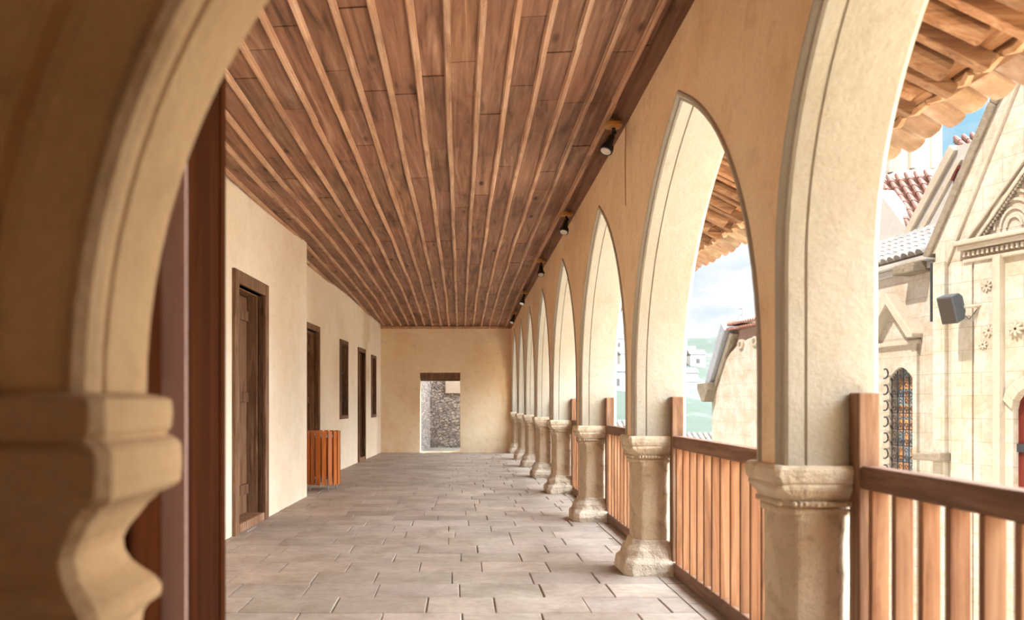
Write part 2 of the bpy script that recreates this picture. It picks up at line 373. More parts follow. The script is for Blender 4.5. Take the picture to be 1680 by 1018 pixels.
# left wall: a near length that stands forward and a far length set back
def wall_run(name, p0, p1, out, zt, holes, mat, thick=.45):
    """wall with openings; face runs p0 -> p1 in plan, thickness goes to side `out`"""
    p0, p1 = Vector((*p0, 0)), Vector((*p1, 0)); d = (p1-p0); Lg = d.length; d.normalize(); o = Vector((*out, 0)).normalized()*thick
    m = MB()
    def blk(s0, s1, z0, z1):
        if s1-s0 < 1e-4 or z1-z0 < 1e-4: return
        a, b_ = p0+d*s0, p0+d*s1
        m.hexa([(a.x, a.y, z0), (b_.x, b_.y, z0), (b_.x+o.x, b_.y+o.y, z0), (a.x+o.x, a.y+o.y, z0),
                (a.x, a.y, z1), (b_.x, b_.y, z1), (b_.x+o.x, b_.y+o.y, z1), (a.x+o.x, a.y+o.y, z1)])
    s = 0
    for (h0, h1, z0, z1) in sorted(holes):
        blk(s, h0, -.1, zt); blk(h0, h1, -.1, z0); blk(h0, h1, z1, zt); s = h1
    blk(s, Lg, -.1, zt)
    return m.build(name, mat, kind='structure')
LW = (-1.9, 10.9); D1 = (7.66, 8.86, .06, 2.60)
def s_near(y): return (y-LW[0])/math.cos(math.atan(.03))
wall_run('wall_left', (xleft(LW[0]), LW[0]), (xleft(10.899), 10.9), (-1, 0), 3.75, [(s_near(D1[0]), s_near(D1[1]), 0, D1[3])], 'plaster', .6)
def s_far(y): return (y-10.9)/math.cos(math.atan(.05))
D2 = (12.25, 13.32, 0, 2.56); W1 = (15.05, 15.83, .97, 2.50); D3 = (16.98, 17.86, 0, 2.48); W2 = (18.74, 19.42, .93, 2.42)
wall_run('wall_left_far', (-2.5, 10.9), (-2.5+.05*(YEND-10.9), YEND), (-1, 0), 3.75,
         [(s_far(a), s_far(b_), c, d) for a, b_, c, d in (D2, W1, D3, W2)], 'plaster')

def leftdoor(name, y0, y1, z0, z1, fw, proud, leafmat, label, recess=.16, boards=5, ajar=False):
    """plank door in a moulded wooden frame on the left wall"""
    xm = xleft((y0+y1)/2); slope = .03 if y0 < 10 else .05; rz = -math.atan(slope)
    t = thing(name, label, 'door', (xm, (y0+y1)/2, z0), rz, kind='structure')
    hw = (y1-y0)/2; h = z1-z0; f = MB()
    for off, pr in ((0, proud), (.055, proud*.4), (.09, -.06)):
        w0 = hw-off; ww = fw-off if off < .08 else .05
        f.box(-recess-.04, pr, -w0, -w0+ww, 0, h-off); f.box(-recess-.04, pr, w0-ww, w0, 0, h-off)
        f.box(-recess-.04, pr, -w0+ww, w0-ww, h-off-ww, h-off)
    f.build('frame', 'frame_wood', t, bevel=.006)
    bk = MB(); bk.box(-recess-.10, -recess-.06, -hw-.05, hw+.05, 0, h+.05); bk.build('backing', 'dark_wood', t)
    s = MB(); s.box(-recess-.05, .02, -hw+fw*.4, hw-fw*.4, 0, .085); s.build('threshold', 'post_wood', t, bevel=.008)
    l = MB(); n = boards; a, b_ = -hw+fw+.03, hw-fw-.03; ww = (b_-a)/n
    for k in range(n):
        l.box(-recess-.03, -recess+rj(.004), a+k*ww+.003, a+(k+1)*ww-.003, .09, h-fw-.03)
    lf = l.build('leaf', leafmat, t, bevel=.004)
    r = MB()
    for zz in (.30, h*.5, h-.42): r.box(-recess, -recess+.028, a+.02, b_-.02, zz, zz+.11)
    r.build('ledge', leafmat, lf, bevel=.005)
    k = MB(); k.box(-recess, -recess+.035, a+.05, a+.09, h*.47, h*.47+.14); k.tube([(-recess+.03, a+.07, h*.47+.09), (-recess+.07, a+.07, h*.47+.08), (-recess+.07, a+.07, h*.47+.02)], .008, 8)
    k.build('lock', 'iron', lf)
    return t
leftdoor('door_1', *D1[:2], 0, D1[3], .13, .035, 'door_wood', 'tall weathered brown plank door with moulded frame, nearest on the left wall', .17, 5)
leftdoor('door_2', *D2[:2], 0, D2[3], .10, .03, 'door_wood', 'narrow-looking wooden door behind the slatted bin on the left wall', .15, 5)
leftdoor('door_3', *D3[:2], 0, D3[3], .09, .03, 'dark_wood', 'dark brown door between the two small windows of the left wall', .14, 4)
def leftwin(name, y0, y1, z0, z1, label):
    t = thing(name, label, 'window', (xleft((y0+y1)/2), (y0+y1)/2, z0), -math.atan(.05), kind='structure')
    hw = (y1-y0)/2; h = z1-z0; f = MB(); fw = .07
    f.box(-.14, .025, -hw, -hw+fw, 0, h); f.box(-.14, .025, hw-fw, hw, 0, h); f.box(-.14, .025, -hw+fw, hw-fw, h-fw, h); f.box(-.14, .03, -hw+fw, hw-fw, 0, fw)
    f.build('window_frame', 'dark_wood', t, bevel=.005)
    p = MB(); p.box(-.13, -.12, -hw+fw, hw-fw, fw, h-fw); p.build('pane', 'pane', t)
    b_ = MB()
    for k in range(1, 4): yy = -hw+fw+(2*hw-2*fw)*k/4; b_.tube([(-.07, yy, fw), (-.07, yy, h-fw)], .008, 6)
    for k in range(1, 5): b_.box(-.076, -.064, -hw+fw, hw-fw, fw+(h-2*fw)*k/5-.008, fw+(h-2*fw)*k/5+.008)
    b_.build('iron_bars', 'iron', t)
leftwin('window_1', *W1, 'barred wooden-framed window between the second and third doors')
leftwin('window_2', *W2, 'small barred window closest to the end wall')

# end wall with its open doorway
wall_run('wall_back', (-2.7, YEND), (2.0, YEND), (0, 1), 4.6, [(-1.03+2.7, 0.0+2.7, 0, 2.05)], 'ochre', .55)
m = MB(); m.box(-1.08, .05, YEND+.02, YEND+.5, 1.89, 2.06); m.box(-1.08, .05, YEND+.30, YEND+.56, 1.85, 1.9); o = m.build('doorway_lintel', 'dark_wood', bevel=.01)
o['kind'] = 'structure'
m = MB(); m.box(-2.1, 1.3, YEND-.07, YEND-.005, 3.17, 3.23); o = m.build('trim_1', 'batten', bevel=.008, kind='structure')
# rubble walls of the yard behind
m = MB(); m.box(-1.0, 1.6, 22.6, 23.1, -.1, 3.6); m.build('wall_yard_back', 'rubble', kind='structure')
m = MB(); m.hexa([(-1.55, 20.86, -.1), (-1.05, 20.86, -.1), (-.84, 22.7, -.1), (-1.5, 22.7, -.1), (-1.55, 20.86, 3.6), (-1.05, 20.86, 3.6), (-.84, 22.7, 3.6), (-1.5, 22.7, 3.6)])
m.build('wall_yard_left', 'rubble', kind='structure')
m = MB(); m.box(-.42, 1.55, 22.565, 22.6, 1.55, 3.3); m.build('trim_2', 'shade_render', kind='structure')

# ceiling: short boards across each bay between long battens
xs = [-2.76+.206*k for k in range(21)]
m = MB()
for a in range(len(xs)-1):
    x0, x1 = xs[a], min(xs[a+1], XW0+.03)
    if x0 > XW0: break
    y = 1.4+rj(.4)
    if x0 < -2.25: y = 10.3
    while y < YEND:
        ln = random.choice((.55, .8, 1.1, 1.5, 2.1))*(1+rj(.2)); y1 = min(y+ln, YEND+.02)
        dz = rj(.004); c = .95+rj(.13); tt = (c*(1+rj(.03)), c*(1+rj(.03)), c*(1+rj(.05)))
        ns = max(1, int((y1-y)/.5)); rr = []
        for q in range(ns+1):
            yy = y+.004+(y1-y-.008)*q/ns; za, zb = zceil(x0, yy)+dz, zceil(x1, yy)+dz
            rr.append([(x0+.002, yy, za), (x1-.002, yy, zb), (x1-.002, yy, zb+.03), (x0+.002, yy, za+.03)])
        m.loft(rr, tt); y = y1
ceil = m.build('ceiling', 'ceiling', kind='structure')
for k, x in enumerate(xs):
    if x > XW0 or x < -2.5: continue
    ys = [1.45] if x > -2.18 else [10.95 if x < -2.3 else 2]
    y = ys[0]; m = MB()
    wv = rj(.01); first = True
    while y < YEND-.05:
        y1 = min(y+2.0+rj(.7), YEND-.04); off = rj(.004); rr = []
        for q in range(5):
            yy = y+(y1-y)*q/4; xx = x+off+.004*math.sin(yy*1.7+k); z = zceil(xx, yy)
            prof = [(-.023, 0), (-.023, -.010), (-.014, -.012), (-.013, -.028), (.008, -.028), (.011, -.018), (.021, -.016), (.023, 0)]
            rr.append([(xx+a, yy, z+b_) for a, b_ in prof])
        m.loft(rr); y = y1+.002
    m.build('batten', 'batten', ceil)
# wall plate along the arcade, under the ceiling edge
m = MB(); rr = []
for q in range(41):
    yy = 1.45+(YEND-1.45)*q/40; z = zceil(1.2, yy); wv = .008*math.sin(yy*2.3)
    rr.append([(1.215+wv, yy, z+.01), (1.23+wv, yy, z-.045), (1.34, yy, z-.05), (1.34, yy, z+.02)])
m.loft(rr); m.build('trim_3', 'rail_wood', kind='structure')

# ------------------------------------------------------------------ arcade wall with eight pointed arches
PROF = [(.062, XW0), (.055, XW0-.012), (.040, XW0-.013), (.030, XW0-.004), (.024, XW0+.006), (.008, XW0+.010), (0, XW0+.022), (0, XW0+.086), (.010, XW0+.090), (.010, XW0+.094), (0, XW0+.099),
        (0, XW1-.03), (.012, XW1-.012), (.03, XW1)]
def archcurve(ya, yb, z0, rise, n=18):
    """list of ((y,z),(ny,nz)) from the near foot up over the apex to the far foot; normals point into the masonry"""
    sp = yb-ya; out = []
    half = []
    for k in range(n+1):
        th = (PI/3)*k/n
        half.append(((yb-sp*math.cos(th), z0+sp*math.sin(th)*rise/(sp*.8660254)), (-math.cos(th), math.sin(th)*.9)))
    for p, nn in half[:-1]: out.append((p, nn))
    (py, pz), _ = half[-1]; out.append(((py, pz), (0, 1.15)))
    for p, nn in reversed(half[:-1]): out.append(((ya+yb-p[0], p[1]), (-nn[0], nn[1])))
    return out
m = MB(); so = MB(); ZT = 3.95; PW = .145
for a, b_ in zip(PIERS, PIERS[1:]):
    ya, yb = a+PW, b_-PW; rise = 2.08-.006*(a-.6)
    z1 = SPRING+.2*rise if a > 2 else 1.85                 # the curve starts above a straight jamb
    cv = archcurve(ya, yb, z1, SPRING+rise-z1)
    cv = [((ya, SPRING-.03), (-1, 0))]+cv+[((yb, SPRING-.03), (1, 0))]
    rings = [[(x, p[0]+n_[0]*r, p[1]+n_[1]*r) for r, x in PROF] for p, n_ in cv]
    so.loft(rings, caps=False, closed=False)
    for side, x in ((0, XW0), (-1, XW1)):
        for r0, r1 in zip(rings, rings[1:]):
            p, q = r0[side], r1[side]
            zs = [0, .25, .6, 1]
            k = m.add([(x, p[1], p[2]), (x, q[1], q[2]), (x, q[1], ZT), (x, p[1], ZT)]); m.face([k, k+1, k+2, k+3])
for i, c in enumerate(PIERS):
    lo = c-PW+.062 if i else -1.9; hi = c+PW-.062 if i < len(PIERS)-1 else YEND+.1
    if lo > hi: lo, hi = hi, lo
    z0 = SPRING-.03 if i else -.1
    m.box(XW0, XW1, lo, PIERS[0]+.07, z0, ZT) if i == 0 else None
    if i:
        for x in (XW0, XW1):
            k = m.add([(x, lo, z0), (x, hi, z0), (x, hi, ZT), (x, lo, ZT)]); m.face([k, k+1, k+2, k+3])
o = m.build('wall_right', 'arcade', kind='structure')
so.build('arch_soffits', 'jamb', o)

# ------------------------------------------------------------------ piers: octagonal shaft on a splayed base, under a moulded capital
def octo(h, ch, z, cx=0, cy=0):
    c = h-ch
    return [(cx-c, cy-h, z), (cx+c, cy-h, z), (cx+h, cy-c, z), (cx+h, cy+c, z), (cx+c, cy+h, z), (cx-c, cy+h, z), (cx-h, cy+c, z), (cx-h, cy-c, z)]
PX = 1.465
def wob(r, a): return [(x+rj(a), y+rj(a), z+rj(a*.6)) for x, y, z in r]
where = ['', 'pier nearest the camera on the right, its base below the picture', 'second stone pier, between the two closest wooden railings', 'third stone pier along the arcade, left of the second railing panel',
         'fourth stone pier counted from the camera', 'fifth stone pier counted from the camera', 'sixth stone pier counted from the camera', 'seventh stone pier, last free-standing one before the end wall',
         'stone half-pier standing against the end wall']
for i, yc in enumerate(PIERS):
    if i == 0: continue
    random.seed(50+i)
    t = thing('stone_pier', 'weathered octagonal sandstone '+where[i] if i not in (1, 8) else ('weathered octagonal sandstone '+where[i] if i == 1 else 'weathered '+where[i]), 'pier', (PX, yc, 0), 0, 'arcade piers')
    b_ = MB()
    b_.loft([wob(octo(.235, .05, -.01), .008), wob(octo(.24, .05, .05), .010), wob(octo(.232, .055, .10), .010), wob(octo(.205, .07, .13), .008), wob(octo(.20, .075, .185), .008), wob(octo(.168, .062, .225), .006), wob(octo(.152, .055, .26), .003)])
    b_.build('base', 'basestone', t, bevel=.012)
    s = MB(); s.loft([wob(octo(.143+.002*math.sin(k*2), .052, .25+k*.08), .0025) for k in range(9)]); s.build('shaft', 'stone', t, bevel=.012)
    cp = MB()
    cp.loft([[(x, y*.92, z_) for x, y, z_ in wob(octo(h, c, z), .003)] for h, c, z in ((.146, .052, .835), (.160, .055, .842), (.163, .055, .862), (.152, .05, .872), (.158, .045, .895), (.174, .035, .92), (.188, .025, .945), (.192, .022, .957), (.185, .02, .967), (.194, .02, .974), (.200, .018, .998), (.200, .018, 1.026), (.190, .022, 1.042))])
    cpo = cp.build('capital', 'stone', t, bevel=.006)
    for sx, sy in ((-1, 0), (0, -1)):                      # a row of carved beads on each visible side of the neck
        bd = MB(); bd.box(*((-.166, -.150, -.125, .125) if sx else (-.125, .125, -.166, -.150)), .876, .896)
        for k in range(11):
            u = -.115+k*.023
            c = (sx*.162+(u if sx == 0 else 0), sy*.162+(u if sy == 0 else 0), .886)
            rr = [[(c[0]+.010*math.sin(a)*math.cos(q), c[1]+.010*math.sin(a)*math.sin(q), c[2]+.012*math.cos(a)) for q in [2*PI*j/7 for j in range(7)]] for a in (.35, 1.1, 1.9, 2.75)]
            bd.loft(rr)
        bd.build('bead_row', 'stone', cpo, smooth=True)

# ------------------------------------------------------------------ wooden railings between the piers
rl = ['wooden slat railing running out of the picture at bottom right', 'wooden slat railing between the nearest and the second pier', 'wooden slat railing between the second and the third pier',
      'wooden slat railing between the third and the fourth pier, seen very obliquely', 'wooden slat railing between the fourth and the fifth pier', 'wooden slat railing between the fifth and the sixth pier',
      'wooden slat railing between the sixth and the seventh pier', 'wooden slat railing between the seventh pier and the end wall']
for i in range(len(PIERS)-1):
    random.seed(90+i)
    a, b_ = PIERS[i]+.145, PIERS[i+1]-.145
    t = thing('wooden_railing', rl[i], 'railing', (1.62, (a+b_)/2, 0), 0, 'railings of the arcade')
    hl = (b_-a)/2
    for sy in (-1, 1):
        p = MB(); y0 = hl-.08 if sy > 0 else -hl
        p.box(-.043, .043, y0, y0+.08, 0, 1.345+rj(.01)); p.build('post', 'post_wood', t, bevel=.006)
    r = MB(); r.box(-.035, .040, -hl+.08, hl-.08, .955, 1.047); r.build('top_rail', 'rail_wood', t, bevel=.008)
    r = MB(); r.box(-.035, .035, -hl+.08, hl-.08, .005, .105); r.build('bottom_rail', 'rail_wood', t, bevel=.008)
    span = 2*hl-.16; n = int(span/.155); pitch = span/n
    for k in range(n):
        y0 = -hl+.08+k*pitch+pitch/2-.014+rj(.006); s = MB(); s.box(-.036+rj(.003), .030, y0, y0+.028, .10, .957); s.build('slat', 'slat_wood', t, bevel=.003)

# ------------------------------------------------------------------ eave outside the arcade: rafters, planks, tiles
def zpl(x): return 2.845+.5*(2.3-x)
SL = math.atan(.5)
ev = thing('tiled_eave', 'overhanging roof edge of round rafters, planks and weathered clay tiles above the arches', 'roof', (1.71, 1.5, 2.8))
def EV(p): return (p[0]-1.71, p[1]-1.5, p[2]-2.8)
random.seed(11)
y = 1.0; k = 0
while y < 20.2:
    # a round log and a sawn beam side by side
    m = MB(); r = .050+rj(.006); xe = 2.20+rj(.05); z_ = lambda x: zpl(x)-r
    m.tube([EV((1.55, y+rj(.02), z_(1.55))), EV((1.95, y+rj(.008), z_(1.95))), EV((xe, y+rj(.012), z_(xe)))], [r*1.05, r, r*.97], 14)
    m.build('log_rafter', 'rafter_wood', ev, smooth=False, bevel=.004)
    m = MB(); yb = y+.135+rj(.02); h = .07+rj(.01); xe = 2.33+rj(.03)
    m.bar(EV((1.55, yb+rj(.02), zpl(1.55)-h/2)), EV((xe, yb+rj(.01), zpl(xe)-h/2)), .06+rj(.01), h)
    m.build('sawn_rafter', 'rafter_wood', ev, bevel=.004)
    y += .30+rj(.02); k += 1
m = MB(); y = .8
while y < 20.2:
    d = .62+rj(.2); x = 1.5
    while x < 2.36:
        ww = .10+rj(.025); c = .85+rj(.25); x1 = min(x+ww, 2.40)
        y0, y1 = y+rj(.03), y+d+rj(.03)
        m.hexa([EV((x, y0, zpl(x))), EV((x1, y0, zpl(x1))), EV((x1, y1, zpl(x1))), EV((x, y1, zpl(x))), EV((x, y0, zpl(x)+.018)), EV((x1, y0, zpl(x1)+.018)), EV((x1, y1, zpl(x1)+.018)), EV((x, y1, zpl(x)+.018))], (c, c*.97, c*.92))
        x = x1+random.choice((.006, .02, .045, .07))
    y += d+.01
m.build('planks', 'plank_wood', ev)
m = MB(); y = .8; NT = 8
while y < 20.3:
    xe = 2.565+rj(.02); c = .9+rj(.2); tt = (c, c*(1+rj(.05)), c*(1+rj(.05))); pw = .19+rj(.01)
    for x0, x1, lift in ((2.20, xe, .0), (1.9, 2.26, .03), (1.5, 1.95, .06)):
        rr = []
        for x in (x0, x1):
            zc = zpl(x)+.068+lift-(.02 if x == x1 else 0)
            lo = [(x, y+pw/2-math.cos(PI*q/NT)*pw*.46, zc-math.sin(PI*q/NT)*.030) for q in range(NT+1)]
            hi = [(px, py, pz+.016) for px, py, pz in reversed(lo)]
            rr.append([EV(p) for p in lo+hi])
        m.loft(rr, tt)
    for x0, x1, lift in ((2.22, xe-.01, -.012), (1.5, 2.26, .04)):          # cover tile between two channels
        rr = []
        for x in (x0, x1):
            zc = zpl(x)+.085+lift
            lo = [(x, y+pw-math.cos(PI*q/NT)*pw*.36, zc+math.sin(PI*q/NT)*.045) for q in range(NT+1)]
            hi = [(px, py, pz+.016) for px, py, pz in reversed(lo)]
            rr.append([EV(p) for p in lo+hi])
        m.loft(rr, tuple(v*.95 for v in tt))
    # mortar bedding lumps
    m.tube([EV((2.36+rj(.03), y+.02, zpl(2.38)+.02)), EV((2.38+rj(.03), y+pw*.5, zpl(2.40)+.012+rj(.01))), EV((2.37, y+pw, zpl(2.38)+.02))], [.022, .028, .02], 6, (1.0, .93, .82))
    y += pw
m.build('clay_tiles', 'eave_tile', ev)
# roof body over the gallery keeps the sky off the ceiling
m = MB(); pr = [(-3.4, 5.95), (1.36, 3.80), (1.76, zpl(1.76)+.17), (2.44, zpl(2.44)+.165), (2.44, zpl(2.44)+.20), (1.36, 4.0), (-3.4, 6.15)]
m.loft([[(x, y, z) for x, z in pr] for y in (-1.9, 20.9)])
m.build('gallery_roof', 'terracotta', kind='structure')

# ------------------------------------------------------------------ transverse arch close to the camera, with its corbelled impost
Y1, Y2 = 1.20, 1.45; AX, AZ, AR = .718, 1.31, 1.292
prof = [(0, Y2), (0, Y1+.085), (.010, Y1+.078), (.010, Y1+.070), (-.003, Y1+.062), (-.006, Y1+.035), (0, Y1+.012), (.016, Y1), (.030, Y1+.004), (.038, Y1+.014), (.05, Y1+.012), (.125, Y1+.012), (.14, Y1+.028), (.16, Y1+.028), (.172, Y1+.008), (.19, Y1)]
m = MB(); rings = []; NA = 40
for k in range(NA+1):
    th = 0+math.radians(117)*k/NA
    rings.append([(AX-(AR+r)*math.cos(th), y, AZ+(AR+r)*math.sin(th)) for r, y in prof])
rs_ = [[(x, y, AZ-.015) for x, y, z in rings[0]]]+rings
m.loft([r[9:] for r in rs_], caps=False, closed=False); bnd = MB(); bnd.loft([r[:10] for r in rs_], caps=False, closed=False)
ZW = 3.8
R2 = rings
for face_, idx in ((Y1, -1), (Y2, 0)):
    prev = None
    for r in R2:
        x, _, z = r[idx]
        if x > 1.31: break
        if prev: 
            k = m.add([(prev[0], face_, prev[1]), (x, face_, z), (x, face_, ZW), (prev[0], face_, ZW)]); m.face([k, k+1, k+2, k+3])
        prev = (x, z)
    x0 = R2[0][idx][0]
    k = m.add([(-2.6, face_, AZ-.02), (x0, face_, AZ-.02), (x0, face_, ZW), (-2.6, face_, ZW)]); m.face([k, k+1, k+2, k+3])
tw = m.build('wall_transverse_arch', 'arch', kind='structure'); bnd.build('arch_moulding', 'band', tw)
# impost and corbel: profile turned round the jamb
def zz(py): return EYE-(py-660)/1300*1.45
pf = [(240, 646), (268, 650), (284, 656), (286, 676), (284, 700), (276, 712), (290, 718), (298, 726), (300, 760), (297, 788), (286, 798), (268, 806), (250, 822), (236, 842), (222, 860), (214, 878), (216, 896), (226, 914), (244, 930), (262, 944), (271, 958), (268, 974), (252, 984), (244, 996), (240, 1018), (238, 1050), (232, 1080), (250, 1096), (250, 1130), (240, 1140)]
rings = []
for px, py in pf:
    X = (px-755)/1300*1.45; of = X+.574
    z = zz(py); rings.append([(-2.6, Y1-of*.9, z), (X-.02, Y1-of*.9, z), (X, Y1-of*.9+.02, z), (X, Y2+of*.3-.02, z), (X-.02, Y2+of*.3, z), (-2.6, Y2+of*.3, z)])
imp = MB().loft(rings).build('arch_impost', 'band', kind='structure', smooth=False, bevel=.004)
m = MB(); m.box(-2.6, -.585, Y1, Y2, -.05, zz(1130)); m.build('arch_jamb', 'arch', kind='structure')

# tall door leaf swung open just beyond that arch, with the post it hangs on
t = thing('open_door', 'tall dark reddish-brown door leaf standing open just behind the foreground arch', 'door', (-.585, 1.68, 0))
a = Vector((0, 0, 0)); b_ = Vector((-.128, .70, 0)); d = (b_-a).normalized(); nn = Vector((d.y, -d.x, 0))
def leafbox(s0, s1, t0, t1, z0, z1, name, mat, par, bv=.004):
    q = [a+d*s0+nn*t0, a+d*s1+nn*t0, a+d*s1+nn*t1, a+d*s0+nn*t1]
    return MB().hexa([(p.x, p.y, z0) for p in q]+[(p.x, p.y, z1) for p in q]).build(name, mat, par, bevel=bv)
leaf = leafbox(0.012, .735, -.045, 0, .02, 2.45, 'leaf', 'leaf_wood', t)
for s0 in (0.013, .62): leafbox(s0, s0+.115, 0, .006, .02, 2.45, 'stile', 'leaf_wood', leaf, .003)
leafbox(0, .012, -.048, .004, .02, 2.45, 'leaf_edge', 'edge_wood', t, .002)
m = MB(); m.box(-.34, -.030, -.20, -.045, 0, 2.6); m.build('jamb_post', 'leaf_wood', t, bevel=.006)

# unseen south wall added to cut sky light on the arches, and the passage the photograph was taken from
wall_run('wall_front', (-2.8, -2.0), (1.8, -2.0), (0, -1), 4.2, [(1.5, 2.3, .0, 2.0)], 'ochre', .3)  # unseen opening cut to let some light onto the foreground arch
m = MB(); m.box(-2.8, 1.35, -1.9, 1.15, 3.35, 3.42); m.build('ceiling_passage', 'dark_wood', kind='structure')
m = MB(); m.box(1.76, 30, -5.5, -5.0, GZ0, 7.5); m.build('sky_block_wall_south', 'ochre', kind='structure')  # added out of view, keeps back sky off the arch jambs

# ------------------------------------------------------------------ slatted litter bin
t = thing('slatted_bin', 'round waste bin of varnished orange-brown wooden slats by the left wall', 'bin', (-2.02, 11.72, 0))
R = .235
for k in range(17):
    th = 2*PI*k/17+.1; m = MB(); c, s = math.cos(th), math.sin(th)
    q = [(R-.010, -.031), (R+.010, -.031), (R+.010, .031), (R-.010, .031)]
    q = [(x*c-y*s, x*s+y*c) for x, y in q]
    m.hexa([(x, y, .09) for x, y in q]+[(x, y, .875) for x, y in q]); m.build('slat', 'bin_wood', t, bevel=.003)
for z in (.16, .80):
    m = MB(); rr = []
    for k in range(29):
        th = 2*PI*k/28; c, s = math.cos(th), math.sin(th)
        rr.append([((R-.022)*c, (R-.022)*s, z-.02), ((R-.012)*c, (R-.012)*s, z-.02), ((R-.012)*c, (R-.012)*s, z+.02), ((R-.022)*c, (R-.022)*s, z+.02)])
    m.loft(rr, caps=False); m.build('hoop', 'steel', t)
for k in range(4):
    th = 2*PI*k/4+.5; m = MB(); m.tube([((R-.03)*math.cos(th), (R-.03)*math.sin(th), 0), ((R-.03)*math.cos(th), (R-.03)*math.sin(th), .2)], .011, 8); m.build('leg', 'steel', t)
m = MB(); m.loft([[((R-.035)*math.cos(2*PI*q/20), (R-.035)*math.sin(2*PI*q/20), z) for q in range(20)] for z in (.13, .15)]); m.build('bottom_plate', 'steel', t)

# ------------------------------------------------------------------ spotlights hung at the ceiling edge
def spot_at(y, rz, label, first=None):
    z = zceil(1.2, y)-.05
    if first: return dup(first, (1.20, y, z), label, rz)
    t = thing('spotlight', label, 'spotlight', (1.20, y, z), rz, 'spotlights along the arcade')
    m = MB(); m.loft([octo(.052, .02, 0.0), octo(.062, .024, -.01), octo(.062, .024, -.035), octo(.045, .018, -.045)]); m.build('mount', 'mount', t, bevel=.003)
    m = MB(); m.tube([(0, 0, -.04), (0, 0, -.075)], .014, 10); m.tube([(0, -.02, -.085), (0, .02, -.085)], .02, 12); m.tube([(0, 0, -.085), (-.012, -.008, -.112)], .012, 8); m.build('swivel', 'black', t)
    ax = Vector((-.42, -.25, -1)).normalized(); p0 = Vector((-.012, -.008, -.105))
    m = MB(); m.tube([p0, p0+ax*.012, p0+ax*.05, p0+ax*.10, p0+ax*.105, p0+ax*.125, p0+ax*.150], [.020, .028, .031, .040, .050, .053, .052], 18); m.build('lamp_head', 'black', t)
    m = MB(); m.tube([p0+ax*.1495, p0+ax*.153], [.042, .040], 18); m.build('lens', 'lens', t)
    return t
sp = [(6.20, 0, 'black spotlight nearest the camera under the ceiling edge, wood mount'), (8.95, .5, 'second black spotlight from the camera at the ceiling edge'), (11.75, .9, 'third black spotlight from the camera at the ceiling edge'),
      (14.9, .4, 'fourth black spotlight from the camera at the ceiling edge'), (17.6, .2, 'farthest black spotlight at the ceiling edge, close to the end wall')]
first = spot_at(*sp[0])
for q in sp[1:]: spot_at(*q, first)
m = MB(); m.tube([(1.305, 6.25, zceil(1.2, 6.25)-.06), (1.303, 6.26, 3.2), (1.304, 6.25, 2.85)], .0035, 6); o = m.build('lamp_cable', 'mount'); tag(o, 'thin cable running down the wall beside the nearest spotlight', 'cable')

# ------------------------------------------------------------------ the church across the courtyard
class Plane:
    """vertical plane with origin O, horizontal direction u (to the right in view), normal n towards the gallery"""
    def __init__(s, x, y, deg):
        a = math.radians(deg); s.O = Vector((x, y, 0)); s.u = Vector((math.sin(a), -math.cos(a), 0)); s.n = Vector((-math.cos(a), -math.sin(a), 0))
    def at(s, px, py, d=0):
        rx, rz = (px-755)/1300, (660-py)/1300; O = s.O+s.n*d
        # O + k*u = t*(rx,1)
        det = s.u.x*(-1)-(-rx)*s.u.y
        k = ((-O.x)*(-1)-(-rx)*(-O.y))/det
        t = O.y+k*s.u.y
        return (k, EYE+t*rz)
    def P(s, k, z, d=0): p = s.O+s.u*k+s.n*d; return (p.x, p.y, z)
    def slab(s, m, pts, d0, d1, t=None):                   # pts = [(k,z)] extruded from depth d0 to d1
        return m.loft([[s.P(k, z, d0) for k, z in pts], [s.P(k, z, d1) for k, z in pts]], t)
    def px(s, pts, d=0): return [s.at(*p, d) for p in pts]
F = Plane(7.85, 13.0, 21)
Wn = Plane(8.09, 14.5, 6)
GZ = -4.0
ch = thing('church', 'pale limestone church with tiled roofs and gabled front across the courtyard', 'church', (0, 0, 0))
ch.location = (8.2, 13, GZ)
def cb(m, name, mat, parent=None, **k):
    par = parent or ch
    m.v = [(x-8.2, y-13, z-GZ) for x, y, z in m.v]
    return m.build(name, mat, par, **k)
# main gabled front
k0, z0 = F.at(1535, 424); kr, zr = F.at(1522, 418); kt, zt = F.at(1632, 171)
sl = (zt-zr)/(kt-kr); kap = kt+1.7; zap = zt+1.7*sl*.85
door_l = F.at(1662, 700)[0]; door_r = door_l+1.15; dz = F.at(1662, 672)[1]
m = MB()
F.slab(m, [(k0, GZ), (door_l, GZ), (door_l, zr), (k0, zr)], -.6, 0)
F.slab(m, [(door_r, GZ), (kap*2-k0, GZ), (kap*2-k0, zr), (door_r, zr)], -.6, 0)
arc = [(door_l+(door_r-door_l)*(1-math.cos(PI*q/10))/2, dz+.42*math.sin(PI*q/10)) for q in range(11)]
for p, q in zip(arc, arc[1:]): F.slab(m, [p, q, (q[0], zr), (p[0], zr)], -.6, 0)
F.slab(m, [(kr, zr), (2*kap-kr, zr), (kap, zap), (kt, zt)], -.6, 0)
cb(m, 'facade_wall', 'ashlar')
m = MB()
F.slab(m, [(kr-.06, zr-.02), (kr+.05, zr-.06), (kt+.05, zt-.03), (kt-.06, zt+.06)], -.7, .06)
F.slab(m, [(kt-.06, zt+.06), (kt+.05, zt-.03), (kap, zap-.05), (kap, zap+.15)], -.7, .06)
cb(m, 'gable_coping', 'coping', bevel=.02)
def rake(p, q, w_, d1, name, mat):
    a, b_ = F.at(*p), F.at(*q); e = (b_[0]+(b_[0]-a[0])*.6, b_[1]+(b_[1]-a[1])*.6); m = MB()
    F.slab(m, [(a[0], a[1]), (a[0]+w_, a[1]), (e[0]+w_, e[1]), (e[0], e[1])], -.05, d1)
    return cb(m, name, mat, bevel=.015)
rake((1548, 440), (1642, 200), .07, .05, 'gable_moulding', 'beige')
